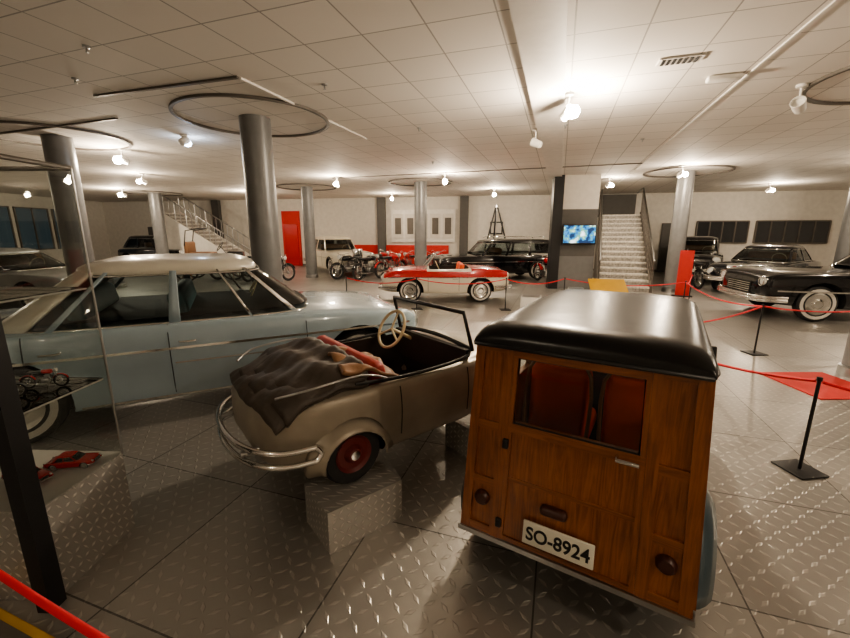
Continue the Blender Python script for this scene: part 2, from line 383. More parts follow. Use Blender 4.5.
def car(name,loc,ang,keys,wx,wr,paint,gh=None,roofp=None,white=True,seams=(),handles=(),trimz=None,bump=(.42,.45),lamps=(.72,.7,.09),hub='chrome',ww=.17,cut=None,grille=True,strip2=None,sc=1,taill=True,z0=0,arch=1.18):
    e=empty(name,(loc[0],loc[1],z0),ang,sc)
    P=M[paint]
    body=loft_body('body',keys,P)
    for (x) in wx:
        for sd in (1,-1):
            y=side_y(keys,x,wr)
            c=lathe('cut',[(wr*arch,-.16),(wr*arch,.25)],M['dark'],None,'y',(x,sd*y,wr*1.02),seg=36,smooth=False)
            if sd<0: c.rotation_euler=(0,0,math.pi)
            bpy.context.view_layer.update(); boolean(body,c)
    if cut:
        c=rbox('cut',(cut[1]-cut[0],2*cut[2],1.0),((cut[0]+cut[1])/2,0,cut[3]+.5),.1,M[cut[4]],None)
        bpy.context.view_layer.update(); boolean(body,c)
    body.parent=e
    for i,x in enumerate(wx):
        for sd in (1,-1):
            y=side_y(keys,x,wr)-ww/2-.035
            wheel(e,x,sd*y,wr,wr,ww,sd,white,hub,'wheel_%d'%(i*2+(sd>0)))
    if gh: greenhouse(e,gh,P,M[roofp or paint],gh.get('n',5))
    for x,za,zb_ in seams:
        for sd in (1,-1):
            tube('door_gap',[(x,sd*(side_y(keys,x,za+(zb_-za)*t/8)+.0005),za+(zb_-za)*t/8) for t in range(9)],.0045,M['seam'],e,seg=5)
    for x,z in handles:
        for sd in (1,-1):
            y=side_y(keys,x,z)
            tube('door_handle',[(x-.07,sd*(y+.0),z),(x-.06,sd*(y+.03),z),(x+.05,sd*(y+.032),z),(x+.07,sd*y,z)],.009,M['chrome'],e,seg=6)
    if trimz:
        for (a,b,z,h) in trimz: vstrip(e,keys,a,b,z,h,M['chrome'])
    if strip2:
        a,b,z,h,mm=strip2; vstrip(e,keys,a,b,z,h,M[mm],off=.006,nm='colour_band')
    xs=sorted(k[0] for k in keys); xr,xf=xs[0],xs[-1]; hw=max(k[1] for k in keys)
    if bump:
        for xx,s,z in ((xf,1,bump[0]),(xr,-1,bump[1])):
            for dz in ((0,) if wr<.3 else (0,.06)):
                tube('bumper',[(xx-s*.42,hw*.99,z+dz),(xx-s*.15,hw*.97,z+dz),(xx+s*.03,hw*.8,z+dz),(xx+s*.07,hw*.4,z+dz),(xx+s*.08,0,z+dz),(xx+s*.07,-hw*.4,z+dz),(xx+s*.03,-hw*.8,z+dz),(xx-s*.15,-hw*.97,z+dz),(xx-s*.42,-hw*.99,z+dz)],.04 if wr>.3 else .026,M['chrome'],e,sm=4)
    if lamps:
        lz,ly,lr=lamps
        for sd in (1,-1):
            lathe('headlamp',[(lr*1.15,-.12),(lr*1.15,.02),(lr,.03),(lr*.95,.01),(lr*.5,.03),(0,.035)],M['lens'],e,'x',(xf-.04,sd*ly*hw,lz),seg=20)
            ring('headlamp_rim',(xf-.015,sd*ly*hw,lz),lr*1.1,.012,M['chrome'],e,'x')
            if taill: rbox('tail_lamp',(.06,.12,.1),(xr+.02,sd*ly*hw,lz+.02),.02,M['lampred'],e)
    if grille:
        for i in range(5): box('grille_bar_%d'%i,xf-.02,xf+.02,-.45*hw,.45*hw,bump[0]+.12+i*.045,bump[0]+.135+i*.045,M['chrome'],e)
        box('grille_back',xf-.05,xf+.01,-.48*hw,.48*hw,bump[0]+.09,bump[0]+.34,M['dark'],e)
    return e

# ------------------------------------------------------------ room shell
box('floor',-19.2,18.2,-3.2,25.5,-.1,0,M['floor'])
box('ceiling',-19.2,18.2,-3.2,25.5,H,H+.15,M['ceil'])
sl=-.19; wa=math.atan(sl)
def wy(x): return 21.5+sl*(x+5)
wl=empty('wall_back',(0,wy(0),0),wa)
box('wall_panel',-19.6,18.6,0,.2,0,H,M['wall'],wl)
box('wall_left',-19.2,-19,-3,24.2,0,H,M['wall'])
box('wall_right',18,18.2,-3,17.2,0,H,M['wall'])
box('wall_front',-19,18,-3.2,-3,0,H,M['wall'])
def onwall(name,x0,x1,z0,z1,m,d=.04,parts=None):
    c=math.cos(wa)
    e=empty(name,((x0+x1)/2,wy((x0+x1)/2)-.005,0),wa)
    w=(x1-x0)/2/c
    box('panel',-w,w,-d,0,z0,z1,M[m] if isinstance(m,str) else m,e)
    return e,w
bs=empty('baseboard_back',(0,wy(0),0),wa); box('skirting',-19.4,18.4,-.02,0,0,.1,M['trim'],bs)
for i,x in enumerate((-2.2,1.95,6.2,-11.5)):
    e,w=onwall('trim_%d'%(i+1),x-.2,x+.2,0,H-.01,'walldark',.25)
e,w=onwall('door_1',-7.7,-6.7,0,2.9,'redm',.1)
box('door_leaf',-.4,.4,-.14,-.1,.02,2.2,M['red'],e)
e,w=onwall('wall_display',-1.7,1.5,1.3,2.9,'white',.1)
for i in range(5):
    box('display_frame_%d'%i,-w+.1+i*.64,-w+.62+i*.64,-.13,-.1,1.5,2.7,M['wall'],e)
    box('display_picture_%d'%i,-w+.2+i*.64,-w+.52+i*.64,-.14,-.13,1.7,2.5,M['trim'],e)
e,w=onwall('wall_display',-4.6,1.2,0,1.15,'redm',.08)
for x0,x1,z0,z1 in ((-13.5,-12.7,.3,1.9),(3.2,3.8,1.7,2.3)):
    e,w=onwall('picture_frame',x0,x1,z0,z1,'black',.05); box('picture',-w+.06,w-.06,-.06,-.05,z0+.06,z1-.06,M['wall'],e)
for i,(x0,x1) in enumerate(((12.2,14.2),(14.5,17.2))):
    e,w=onwall('window_%d'%(i+6),x0,x1,1.35,2.25,'darkglass',.05)
    nn=4 if i==0 else 5
    for q in range(nn+1): box('mullion',-w+2*w*q/nn-.025,-w+2*w*q/nn+.025,-.08,0,1.33,2.27,M['trim'],e)
    for z in (1.31,2.25): box('rail',-w,w,-.08,0,z,z+.05,M['trim'],e)
e,w=onwall('door_2',-16.1,-15.2,0,2.1,'walldark',.06)
e,w=onwall('door_3',10.8,11.8,0,2.2,'walldark',.06)
mw=mat('night_window',(.03,.05,.06),.15,coat=.6,emit=(.35,.5,.6),es=.05)
for i in range(5):
    e=empty('window_%d'%(i+1),(-18.99,14+i*1.9,0)); box('pane',0,.02,-.8,.8,1.0,2.9,mw,e)
    for y in (-.82,0,.82): box('mullion',0,.06,y-.03,y+.03,.95,2.95,M['trim'],e)
    for z in (.95,2.9): box('rail',0,.06,-.85,.85,z,z+.05,M['trim'],e)

PL=[(-2.63,6.62,.23,1),(-6.8,7.85,.23,1),(5.60,4.75,.23,1),(7.57,12.07,.22,1),(-.16,14.56,.22,1),(-4.6,16.1,.22,1),(-12.2,18.6,.26,1),(13.35,12.7,.23,0)]
for x,y,r,rg in PL:
    e=empty('column',(x,y,0))
    lathe('shaft',[(r,0),(r,H-.002)],M['pillar'],e,seg=40)
    lathe('base_collar',[(r+.03,0.001),(r+.03,.12),(r+.005,.13)],M['steel'],e,seg=40,caps=False)
    if rg:
        lathe('ceiling_ring',[(1.08,H-.001),(1.08,H-.035),(1.125,H-.035),(1.125,H-.001)],M['trim'],e,seg=72,caps=False)
def ctrim(name,x,y,L,w,ang,z0,m):
    e=box(name,0,L,-w/2,w/2,z0,H-.001,m); e.location=(x,y,0); e.rotation_euler=(0,0,ang); return e
dA=R(90)-A
ctrim('trim_5',.38,2.0,19,.42,dA,H-.05,M['trimw'])
ctrim('trim_6',2.15,.55,20,.03,dA,H-.015,M['trimw'])
ctrim('trim_7',-4.24,5.57,2.22,.04,-A+R(2),H-.025,M['trim'])
ctrim('trim_8',-2.1,4.97,3.15,.03,dA,H-.025,M['trimw'])
ctrim('trim_9',-9.5,8.2,5,.04,-A,H-.025,M['trim'])
ctrim('trim_10',-3,13.5,9,.03,-A,H-.02,M['trim'])
e=empty('air_vent',(2.6,4.5,0),-A); box('frame',-.2,.2,-.09,.09,H-.015,H-.002,M['trimw'],e)
for i in range(7): box('slat_%d'%i,-.17+i*.05,-.14+i*.05,-.07,.07,H-.02,H-.015,M['black'],e)
e=empty('emergency_light',(3.35,4.9,0),-A); rbox('housing',(.34,.1,.06),(0,0,H-.035),.02,M['white'],e)
for x,y in ((-1.2,5.2),(-.1,7.2),(2.3,7.0),(-4.0,5.0),(4.1,8.0),(.2,10.5),(-3.2,4.2)):
    e=empty('sprinkler_head',(x,y,0)); lathe('rosette',[(.035,H-.001),(.035,H-.015),(.012,H-.02),(.012,H-.05),(.02,H-.055),(0,H-.06)],M['steel'],e,seg=14,caps=False)

# ------------------------------------------------------------ lamps
def spotlamp(x,y,power,z=3.3,warm=(1,.83,.63),on=True,az=0,rad=.08,cool=False,bs=1):
    e=empty('ceiling_spotlight',(x,y,0),az)
    lathe('canopy',[(.06,H-.001),(.06,H-.03),(.015,H-.04),(.012,z+.07)],M['white'],e,seg=16)
    lathe('head',[(.035,-.12),(.06,-.1),(.07,0),(.075,.06),(.068,.06),(.06,.02),(.0,.0)],M['white'],e,axis='y',loc=(0,0,z),seg=20,rot=(R(25),0,0))
    if on:
        lathe('bulb',[(0,-.065*bs),(.05*bs,-.05*bs),(.075*bs,0),(.05*bs,.05*bs),(0,.065*bs)],M['bulbc' if cool else 'bulb'],e,loc=(0,.09,z-.02),seg=16)
        l=bpy.data.lights.new('spot_bulb','POINT'); l.energy=power; l.color=warm; l.shadow_soft_size=rad
        o=bpy.data.objects.new('bulb_light',l); COL.objects.link(o); o.parent=e; o.location=(0,.14,z-.12)
    return e
LP=[(1.83,5.5,360),(-6.4,8.9,130),(-12.3,16.8,190),(6.77,11.0,150),(6.0,13.5,70),(-8.5,12.5,100),(.6,12.6,160),(-2.8,13.2,115),(-7.5,17.8,150),(2.8,16.8,125),(10.8,9.4,185),(12.5,15.0,140),(9.2,5.2,230),(-1.5,18.8,90),(-15.5,11,110),(3.4,-1.0,85),(-2.8,-1.4,20)]
for i,(x,y,p) in enumerate(LP): spotlamp(x,y,p,az=math.pi+math.atan2(-x,y)*-1 if y>0 else 0,bs=1.25 if i in (0,1,2) else 1)
spotlamp(4.5,5.2,0,on=False,az=2.2)
spotlamp(1.9,7.3,0,on=False,az=1)
spotlamp(-4.37,7.7,12,z=3.42,warm=(.7,.82,1),cool=True)

# ------------------------------------------------------------ pale blue sedan
kb=[(2.32,.62,.44,.70,.66),(2.27,.80,.36,.80,.76),(2.1,.88,.31,.88,.88),(1.6,.925,.28,.92,.96),(.9,.935,.25,.95,1.0),(.2,.94,.23,.965,1.0),(-1.0,.94,.23,.965,1.0),(-1.9,.93,.26,.96,.98),(-2.5,.88,.32,.93,.88),(-2.8,.78,.4,.84,.74),(-2.86,.66,.46,.74,.64)]
g=dict(wf=1.08,rf=.50,rr=-1.05,wr=-1.72,hb=.84,hr=.70,zb=.965,ze=1.44,zc=1.56,zi=1.02,seat='teal',seats=(-.25,-1.05),
  pill=[(.84,.80,'chrome'),(.52,.50,'chrome'),(.07,-.0,'blue'),(-.60,-.64,'blue'),(-.74,-.95,'roofw')],n=4.4)
car('sedan_car',(-2.50,4.52),R(26.5),kb,(1.5,-1.5),.35,'blue',g,'roofw',seams=[(.92,.36,.95),(-.33,.3,.96),(-1.35,.72,.95)],handles=[(-.18,.80),(-1.18,.80)],
    trimz=[(-2.4,2.15,lambda x:.74-.0*x,.022),(-.3,2.1,lambda x:.60,.014),(-1.05,1.05,.262,.03)])

# ------------------------------------------------------------ microcar on blocks
def microcar():
    e=empty('microcar',(-.77,2.61,0),R(38))
    keys=[(-.50,.22,.56,.68,.70),(-.47,.36,.50,.76,.78),(-.36,.48,.45,.82,.87),(-.12,.545,.42,.86,.91),(.2,.56,.40,.86,.89),(.9,.56,.40,.86,.90),(1.15,.53,.42,.86,.94),(1.45,.42,.46,.80,.88),(1.6,.28,.52,.70,.74),(1.63,.18,.56,.64,.66)]
    b=loft_body('body',keys,M['beige'])
    c=rbox('cut',(1.0,.98,.8),(.54,0,.50+.4),.08,M['interior']); bpy.context.view_layer.update(); boolean(b,c)
    for x in (0,1.3):
        for sd in (1,-1):
            c=lathe('cut',[(.235,-.15),(.235,.25)],M['dark'],None,'y',(x,sd*side_y(keys,x,.5),.48),seg=32,smooth=False)
            if sd<0: c.rotation_euler=(0,0,math.pi)
            bpy.context.view_layer.update(); boolean(b,c)
    b.parent=e
    for i,x in enumerate((0,1.3)):
        for sd in (1,-1):
            y=side_y(keys,x,.5)-.05 if x<1 else side_y(keys,x,.5)-.09
            wheel(e,x,sd*y,.475,.2,.11,sd,False,'rimred','wheel_%d'%(2*i+(sd>0)))
            lathe('wheel_nut_cap',[(0,sd*.085),(.03,sd*.08),(.035,sd*.06),(0,sd*.05)],M['chrome'],e,'y',(x,sd*y,.475),seg=16)
            V=[];F=[];n=14;q=7
            for a in range(n+1):
                t=R(-8)+R(196)*a/n
                for k in range(q):
                    f=k/(q-1); rr=.235+.03*math.sin(f*math.pi); yy=-.08+.19*f
                    if f>.8: rr-=.045
                    V.append((x-rr*math.cos(t)*1.12,sd*(y+yy),.46+rr*math.sin(t)*.96))
            for a in range(n):
                for k in range(q-1): F.append((a*q+k,a*q+k+1,(a+1)*q+k+1,(a+1)*q+k))
            o=mk('mudguard',V,F,M['beige'],e,smooth=True,ang=60); s=o.modifiers.new('s','SOLIDIFY'); s.thickness=.012
    for dz in (0,.085):
        tube('rear_bumper',[(-.24,.56,.53+dz),(-.40,.52,.53+dz),(-.53,.39,.53+dz),(-.60,.15,.53+dz),(-.60,-.15,.53+dz),(-.53,-.39,.53+dz),(-.40,-.52,.53+dz),(-.24,-.56,.53+dz)],.018,M['chrome'],e,sm=5)
    for y in (.3,-.3): tube('bumper_bracket',[(-.4,y,.58),(-.58,y,.57)],.018,M['steel'],e)
    for y in (.56,-.56): tube('bumper_end',[(-.24,y,.53),(-.21,y,.57),(-.24,y,.615)],.018,M['chrome'],e,sm=3)
    for L_,(xa,xb,zz,wd) in enumerate(((-.50,.12,.925,.50),(-.44,.14,.955,.515),(-.36,.15,.985,.50))):
        V=[];F=[];nx=22;ny=34
        for i in range(nx+1):
            fx=i/nx; x=xa+(xb-xa)*fx
            for j in range(ny+1):
                fy=j/ny*2-1
                xx=x+.06*(1-fx)*fy*fy
                z=zz+.02*(1-fy**4)+.010*math.sin(fx*13+2*fy+L_)+.009*math.sin(fy*9+fx*5+2*L_)+.005*math.sin(fy*25-fx*9)-.05*abs(fy)**8-.10*(1-fx)**4-.03*(1-fx)
                V.append((xx,fy*wd,z))
        for i in range(nx):
            for j in range(ny): F.append((i*(ny+1)+j,i*(ny+1)+j+1,(i+1)*(ny+1)+j+1,(i+1)*(ny+1)+j))
        o=mk('folded_canvas_hood_%d'%L_,V,F,M['canvas'],e,smooth=True,ang=80); s=o.modifiers.new('s','SOLIDIFY'); s.thickness=.026
    for sd in (1,-1): tube('hood_bow',[(.30,sd*.50,.88),(.08,sd*.53,.96),(-.25,sd*.52,.945),(-.40,sd*.42,.90)],.007,M['steel'],e,sm=4)
    V=[];F=[]
    for i in range(17):
        for j in range(29):
            fx,fy=i/16,j/28*2-1
            V.append((.04+.40*fx+.05*fy,-.22+fy*.26,.998-.13*fx**1.5+.014*math.sin(fy*8+fx*5)+.012*math.sin(fx*12+fy*4)))
    for i in range(16):
        for j in range(28): F.append((i*29+j,i*29+j+1,(i+1)*29+j+1,(i+1)*29+j))
    o=mk('leather_cover',V,F,M['brownlea'],e,smooth=True,ang=80); s=o.modifiers.new('s','SOLIDIFY'); s.thickness=.025
    rbox('seat_back',(.13,.94,.38),(.27,0,.80),.06,M['dullred'],e,rot=(0,R(-12),0))
    rbox('seat_cushion',(.42,.88,.12),(.50,0,.58),.05,M['dullred'],e)
    tube('cockpit_rim',[(.05,.50,.90),(.5,.515,.875),(1.0,.50,.90),(1.06,.3,.94),(1.07,0,.955),(1.06,-.3,.94),(1.0,-.50,.90),(.5,-.515,.875),(.05,-.50,.90)],.013,M['black'],e,sm=4)
    box('dashboard',1.0,1.045,-.47,.47,.68,.93,M['interior'],e)
    tube('windscreen_frame',[(1.06,.48,.92),(.98,.46,1.22),(.98,-.46,1.22),(1.06,-.48,.92)],.016,M['black'],e)
    tube('windscreen_bottom',[(1.06,.48,.93),(1.08,0,.96),(1.06,-.48,.93)],.014,M['black'],e,sm=4)
    mk('windscreen_glass',[(1.06,.47,.94),(.982,.45,1.21),(.982,-.45,1.21),(1.06,-.47,.94)],[(0,1,2,3)],M['clear'],e)
    ring('steering_wheel',(.80,.24,.99),.165,.013,M['ivory'],e,'x',tilt=R(28))
    for a in (90,210,330):
        v=Matrix.Rotation(R(28),3,'Y')@Vector((0,.16*math.cos(R(a)),.16*math.sin(R(a)))); tube('steering_spoke',[(.80,.24,.99),(.80+v.x,.24+v.y,.99+v.z)],.009,M['ivory'],e)
    tube('steering_column',[(.80,.24,.99),(1.05,.24,.85)],.016,M['ivory'],e)
    for x in (.35,.95): 
        for sd in (1,-1): tube('door_gap',[(x,sd*(side_y(keys,x,.5+.03*t)+.001),.5+.03*t) for t in range(12)],.004,M['seam'],e,seg=5)
    for sd in (1,-1):
        lathe('tail_lamp',[(.03,.03),(.035,0),(.03,-.02),(0,-.03)],M['lampred'],e,'x',(-.43,sd*.36,.70),seg=16)
        lathe('headlamp',[(.03,-.1),(.08,-.05),(.085,.02),(0,.05)],M['lens'],e,'x',(1.5,sd*.42,.72),seg=18)
    return e
microcar()
ca,sa=math.cos(R(38)),math.sin(R(38))
for x,y in ((0,-.52),(0,.52),(1.3,-.36),(1.3,.42)):
    e=empty('display_plinth',(-.77+x*ca-y*sa,2.61+x*sa+y*ca,0),R(38))
    box('plate_block',-.25,.25,-.17,.17,0.001,.27,M['plate'],e)

# ------------------------------------------------------------ wood bodied van
def woody():
    e=empty('woody_van',(.645,1.588,0),R(58.5))
    W=.525; w1,w2,w3=M['wood1'],M['wood2'],M['wood3']
    box('floor_pan',.02,2.25,-W+.02,W-.02,.25,.30,M['dark'],e)
    box('sill_strip',-.02,.03,-W-.01,W+.01,.235,.262,M['steel'],e)
    for sd in (1,-1):
        a,b=sorted((sd*.315,sd*W))
        box('rear_post_panel',.004,.035,a,b,.26,1.30,w1,e)
        for yy in (sd*.338,sd*(W-.025)):
            box('rear_post_batten',-.010,.03,yy-.025,yy+.025,.26,1.30,w2,e)
        for z in (.285,.56,.87,1.27): box('rear_post_rail',-.008,.028,a+.02,b-.02,z-.022,z+.022,w3,e)
        lathe('tail_lamp',[(0,-.028),(.03,-.025),(.040,-.012),(.042,.01),(.042,.02)],M['lampred'],e,'x',(.0,sd*.42,.46),seg=20)
    box('tailgate_panel',.0,.03,-.31,.31,.27,.90,w1,e)
    box('tailgate_rail_top',-.012,.03,-.312,.312,.865,.91,w3,e)
    box('tailgate_rail_mid',-.008,.03,-.30,.30,.605,.625,w3,e)
    box('tailgate_rail_low',-.010,.03,-.312,.312,.265,.29,w3,e)
    for sd in (1,-1): box('tailgate_stile',-.011,.03,min(sd*.29,sd*.312),max(sd*.29,sd*.312),.265,1.27,w2,e)
    for sd in (1,-1): box('tailgate_gap',-.006,.03,min(sd*.3125,sd*.317),max(sd*.3125,sd*.317),.265,1.27,M['dark'],e)
    box('window_head_rail',-.012,.03,-.312,.312,1.235,1.30,w3,e)
    mk('rear_window',[(.01,-.29,.91),(.01,.29,.91),(.01,.29,1.235),(.01,-.29,1.235)],[(0,1,2,3)],M['clear'],e)
    tube('window_rubber',[(-.004,-.285,.912),(-.004,.285,.912),(-.004,.285,1.235),(-.004,-.285,1.235)],.006,M['black'],e,closed=True,seg=6)
    tube('tailgate_handle',[(-.01,-.20,.885),(-.05,-.20,.885),(-.05,-.29,.885)],.009,M['chrome'],e)
    for z in (.36,.80): rbox('hinge',(.022,.03,.05),(-.014,.316,z),.006,M['black'],e)
    rbox('plate_lamp',(.05,.13,.05),(-.012,.05,.52),.022,M['lampred'],e)
    rbox('number_plate',(.012,.33,.125),(-.022,.02,.375),.004,M['plateW'],e)
    tc=bpy.data.curves.new('t','FONT'); tc.body='SO-8924'; tc.size=.094; tc.align_x='CENTER'; tc.align_y='CENTER'; tc.extrude=.001; tc.offset=.0018
    to=bpy.data.objects.new('t',tc); COL.objects.link(to); bpy.context.view_layer.update()
    me=bpy.data.meshes.new_from_object(to.evaluated_get(bpy.context.evaluated_depsgraph_get())); bpy.data.objects.remove(to)
    me.materials.clear(); me.materials.append(M['black'])
    o=bpy.data.objects.new('number_plate_text',me); COL.objects.link(o); o.parent=e; o.location=(-.0295,.02,.373); o.rotation_euler=(R(90),0,R(-90)); o.scale=(.88,1.05,1)
    for sd in (1,-1):
        y=sd*W
        a,b=sorted((y,y-sd*.03))
        box('side_panel',.03,1.45,a,b,.28,.90,w1,e)
        for x in (.05,.5,.95,1.42): 
            a2,b2=sorted((y+sd*.012,y-sd*.03)); box('side_batten',x-.03,x+.03,a2,b2,.28,1.30,w2,e)
        for z in (.30,.88,1.28): box('side_rail',.03,1.45,a2,b2,z-.025,z+.025,w2,e)
        mk('side_window',[(.08,y-sd*.015,.9),(1.4,y-sd*.015,.9),(1.4,y-sd*.015,1.26),(.08,y-sd*.015,1.26)],[(0,1,2,3)],M['clear'],e)
    kf=[(1.40,.52,.28,.86,.90),(1.7,.52,.28,.84,.90),(2.1,.46,.3,.76,.84),(2.35,.34,.36,.66,.72),(2.42,.22,.42,.58,.6)]
    loft_body('bonnet',kf,M['tealp'],30).parent=e
    for sd in (1,-1): tube('windscreen_post',[(1.62,sd*.48,.88),(1.42,sd*.48,1.30)],.02,M['tealp'],e)
    mk('windscreen',[(1.62,.46,.9),(1.44,.46,1.28),(1.44,-.46,1.28),(1.62,-.46,.9)],[(0,1,2,3)],M['clear'],e)
    box('dashboard',1.40,1.5,-.48,.48,.75,.93,M['dark'],e)
    ring('steering_wheel',(1.22,.24,.95),.17,.012,M['black'],e,'x',tilt=R(30))
    V=[];F=[];nx=34;nr=40
    x0,x1=-.035,1.70
    for i in range(nx+1):
        f=i/nx; x=x0+(x1-x0)*(.5-.5*math.cos(math.pi*f))
        d0=min(1,(x-x0)/.13); d1=min(1,(x1-x)/.6)
        k=math.sqrt(max(0,1-(1-d0)**2)); k1=math.sqrt(max(0,1-(1-d1)**2))
        hh=(.025+.080*k)*(.25+.75*k1)
        hwid=(.532+.012*k)*(.96+.04*k1)
        for j in range(nr+1):
            t=math.pi*j/nr; c,s=math.cos(t),math.sin(t)
            V.append((x,hwid*math.copysign(abs(c)**.42,c),1.285+hh*abs(s)**.6))
    for i in range(nx):
        for j in range(nr): F.append((i*(nr+1)+j,i*(nr+1)+j+1,(i+1)*(nr+1)+j+1,(i+1)*(nr+1)+j))
    for i in (0,nx): F.append([i*(nr+1)+j for j in range(nr+1)])
    mk('roof_vinyl',V,F,M['vinyl'],e,smooth=True,ang=60)
    box('roof_lining',.0,1.6,-.5,.5,1.275,1.287,M['brownlea'],e)
    tube('roof_gutter',[(1.3,.542,1.285),(.05,.546,1.285),(-.036,.525,1.285),(-.040,0,1.285),(-.036,-.525,1.285),(.05,-.546,1.285),(1.3,-.542,1.285)],.009,M['black'],e,seg=6)
    for y in (.24,-.24):
        rbox('front_seat_back',(.12,.40,.52),(.80,y,.74),.055,M['redlea'],e,rot=(0,R(-8),0))
        rbox('front_seat_cushion',(.42,.40,.14),(1.02,y,.50),.05,M['redlea'],e)
        tube('seat_frame',[(.72,y-.19,.35),(.71,y-.20,.95),(.70,y,1.03),(.71,y+.20,.95),(.72,y+.19,.35)],.012,M['brownlea'],e,sm=4)
    tube('mirror_arm',[(1.35,-.53,1.0),(1.35,-.60,1.03)],.007,M['chrome'],e); rbox('wing_mirror',(.02,.07,.09),(1.34,-.63,1.04),.008,M['black'],e)
    for c in list(e.children):
        c.data.transform(c.matrix_basis); c.matrix_basis=Matrix.Identity(4)
        for v in c.data.vertices:
            if v.co.z>.25:
                f=min(1.1,(v.co.z-.25)/1.05); v.co.y*=1-.115*f; v.co.x+=.02*f
    for x in (.42,2.0):
        for sd in (1,-1):
            wheel(e,x,sd*.50,.245,.245,.13,sd,False,'chrome','wheel')
            V=[];F=[];n=16;q=8
            for a in range(n+1):
                t=R(-5)+R(190)*a/n
                for k in range(q):
                    f=k/(q-1); rr=.30+.03*math.sin(f*math.pi)-.05*f**4; V.append((x-rr*1.1*math.cos(t),sd*(.44+.16*f),.27+rr*math.sin(t)))
            for a in range(n):
                for k in range(q-1): F.append((a*q+k,a*q+k+1,(a+1)*q+k+1,(a+1)*q+k))
            o=mk('mudguard',V,F,M['tealp'],e,smooth=True,ang=60); s=o.modifiers.new('s','SOLIDIFY'); s.thickness=.01
woody()

# ------------------------------------------------------------ motorcycles
def moto(name,loc,ang,paint,sc=1,z0=0):
    e=empty(name,(loc[0],loc[1],z0),ang,sc)
    for x in (.66,-.66):
        ring('tyre',(x,0,.32),.285,.042,M['rubber'],e,'y'); ring('rim',(x,0,.32),.235,.014,M['chrome'],e,'y')
        for k in range(8):
            a=math.pi*k/8; tube('spoke',[(x-.23*math.cos(a),0,.32-.23*math.sin(a)),(x+.23*math.cos(a),0,.32+.23*math.sin(a))],.004,M['chrome'],e,seg=4)
        lathe('brake_hub',[(.06,-.05),(.07,0),(.06,.05)],M['steel'],e,'y',(x,0,.32),seg=16)
        V=[];F=[]
        for a in range(11):
            t=R(20)+R(140)*a/10
            for y in (-.06,0,.06): V.append((x+(.35-.3*abs(y))*math.cos(t),y,.32+(.35-.3*abs(y))*math.sin(t)))
        for a in range(10):
            for k in range(2): F.append((a*3+k,a*3+k+1,a*3+4+k,a*3+3+k))
        o=mk('mudguard',V,F,M[paint],e,smooth=True); o.modifiers.new('s','SOLIDIFY').thickness=.006
    for y in (.07,-.07):
        tube('fork',[(.66,y,.32),(.42,y,.88)],.018,M['chrome'],e)
        tube('rear_shock',[(-.62,y*1.4,.34),(-.48,y*1.4,.72)],.018,M['chrome'],e)
        tube('frame_tube',[(.44,y*.4,.80),(.28,y,.28),(-.2,y,.26),(-.3,y,.66),(.40,y*.4,.76)],.014,M['black'],e)
        tube('swing_arm',[(-.2,y,.32),(-.66,y,.32)],.014,M['black'],e)
    tube('handlebar',[(.30,.34,.98),(.38,.26,1.0),(.42,.08,.92),(.42,-.08,.92),(.38,-.26,1.0),(.30,-.34,.98)],.012,M['chrome'],e,sm=3)
    lathe('headlamp',[(.03,-.09),(.08,-.02),(.085,.03),(0,.04)],M['lens'],e,'x',(.53,0,.86),seg=16)
    rbox('fuel_tank',(.46,.24,.20),(.16,0,.80),.09,M[paint],e,rot=(0,R(4),0))
    rbox('seat',(.58,.22,.09),(-.30,0,.80),.04,M['black'],e)
    rbox('engine_case',(.34,.22,.20),(.05,0,.36),.05,M['steel'],e)
    for k in range(5): box('cylinder_fin_%d'%k,.02,.20,-.07,.07,.47+k*.035,.485+k*.035,M['steel'],e)
    tube('exhaust',[(.18,-.08,.52),(.30,-.12,.40),(.22,-.13,.24),(-.2,-.14,.24),(-.7,-.15,.28)],.026,M['chrome'],e,sm=4)
    tube('stand',[(-.05,.05,.25),(-.08,.22,.0)],.01,M['black'],e)
    return e
for x,y,a,p in ((-6.3,15.2,70,'blackp'),(-5.5,14.4,60,'blackp'),(-6.9,16.9,50,'red'),(-3.0,15.9,-130,'blackp'),(-2.2,15.6,60,'blackp'),(-1.4,16.3,55,'red'),(-.6,17.1,120,'red'),(.2,16.5,70,'blackp'),(.7,17.6,105,'red'),(-2.0,18.1,60,'red'),(-7.7,15.9,60,'silverp'),(4.4,14.4,-80,'red'),(8.9,13.3,80,'blackp')):
    moto('motorcycle',(x,y),R(a),p)

# ------------------------------------------------------------ other cars
kc=[(1.68,.42,.36,.64,.62),(1.62,.58,.3,.73,.73),(1.4,.66,.27,.80,.83),(.7,.69,.24,.84,.89),(0,.70,.23,.85,.89),(-.8,.69,.24,.86,.91),(-1.4,.64,.28,.84,.85),(-1.66,.54,.34,.76,.72),(-1.7,.42,.4,.66,.62)]
c=car('convertible_car',(.52,10.85),R(181),kc,(.92,-.92),.30,'cream',None,seams=[(.45,.3,.68),(-.35,.3,.68)],handles=[(-.25,.62)],
   trimz=[(-1.55,1.5,.655,.02)],strip2=(-1.6,1.55,.735,.15,'red'),cut=(-.62,.42,.58,.45,'interior'),bump=(.36,.38),lamps=(.60,.72,.075),grille=False,ww=.13)
tube('windscreen_frame',[(.55,.58,.86),(.28,.54,1.22),(.28,-.54,1.22),(.55,-.58,.86)],.016,M['chrome'],c)
mk('windscreen_glass',[(.55,.57,.87),(.28,.53,1.21),(.28,-.53,1.21),(.55,-.57,.87)],[(0,1,2,3)],M['clear'],c)
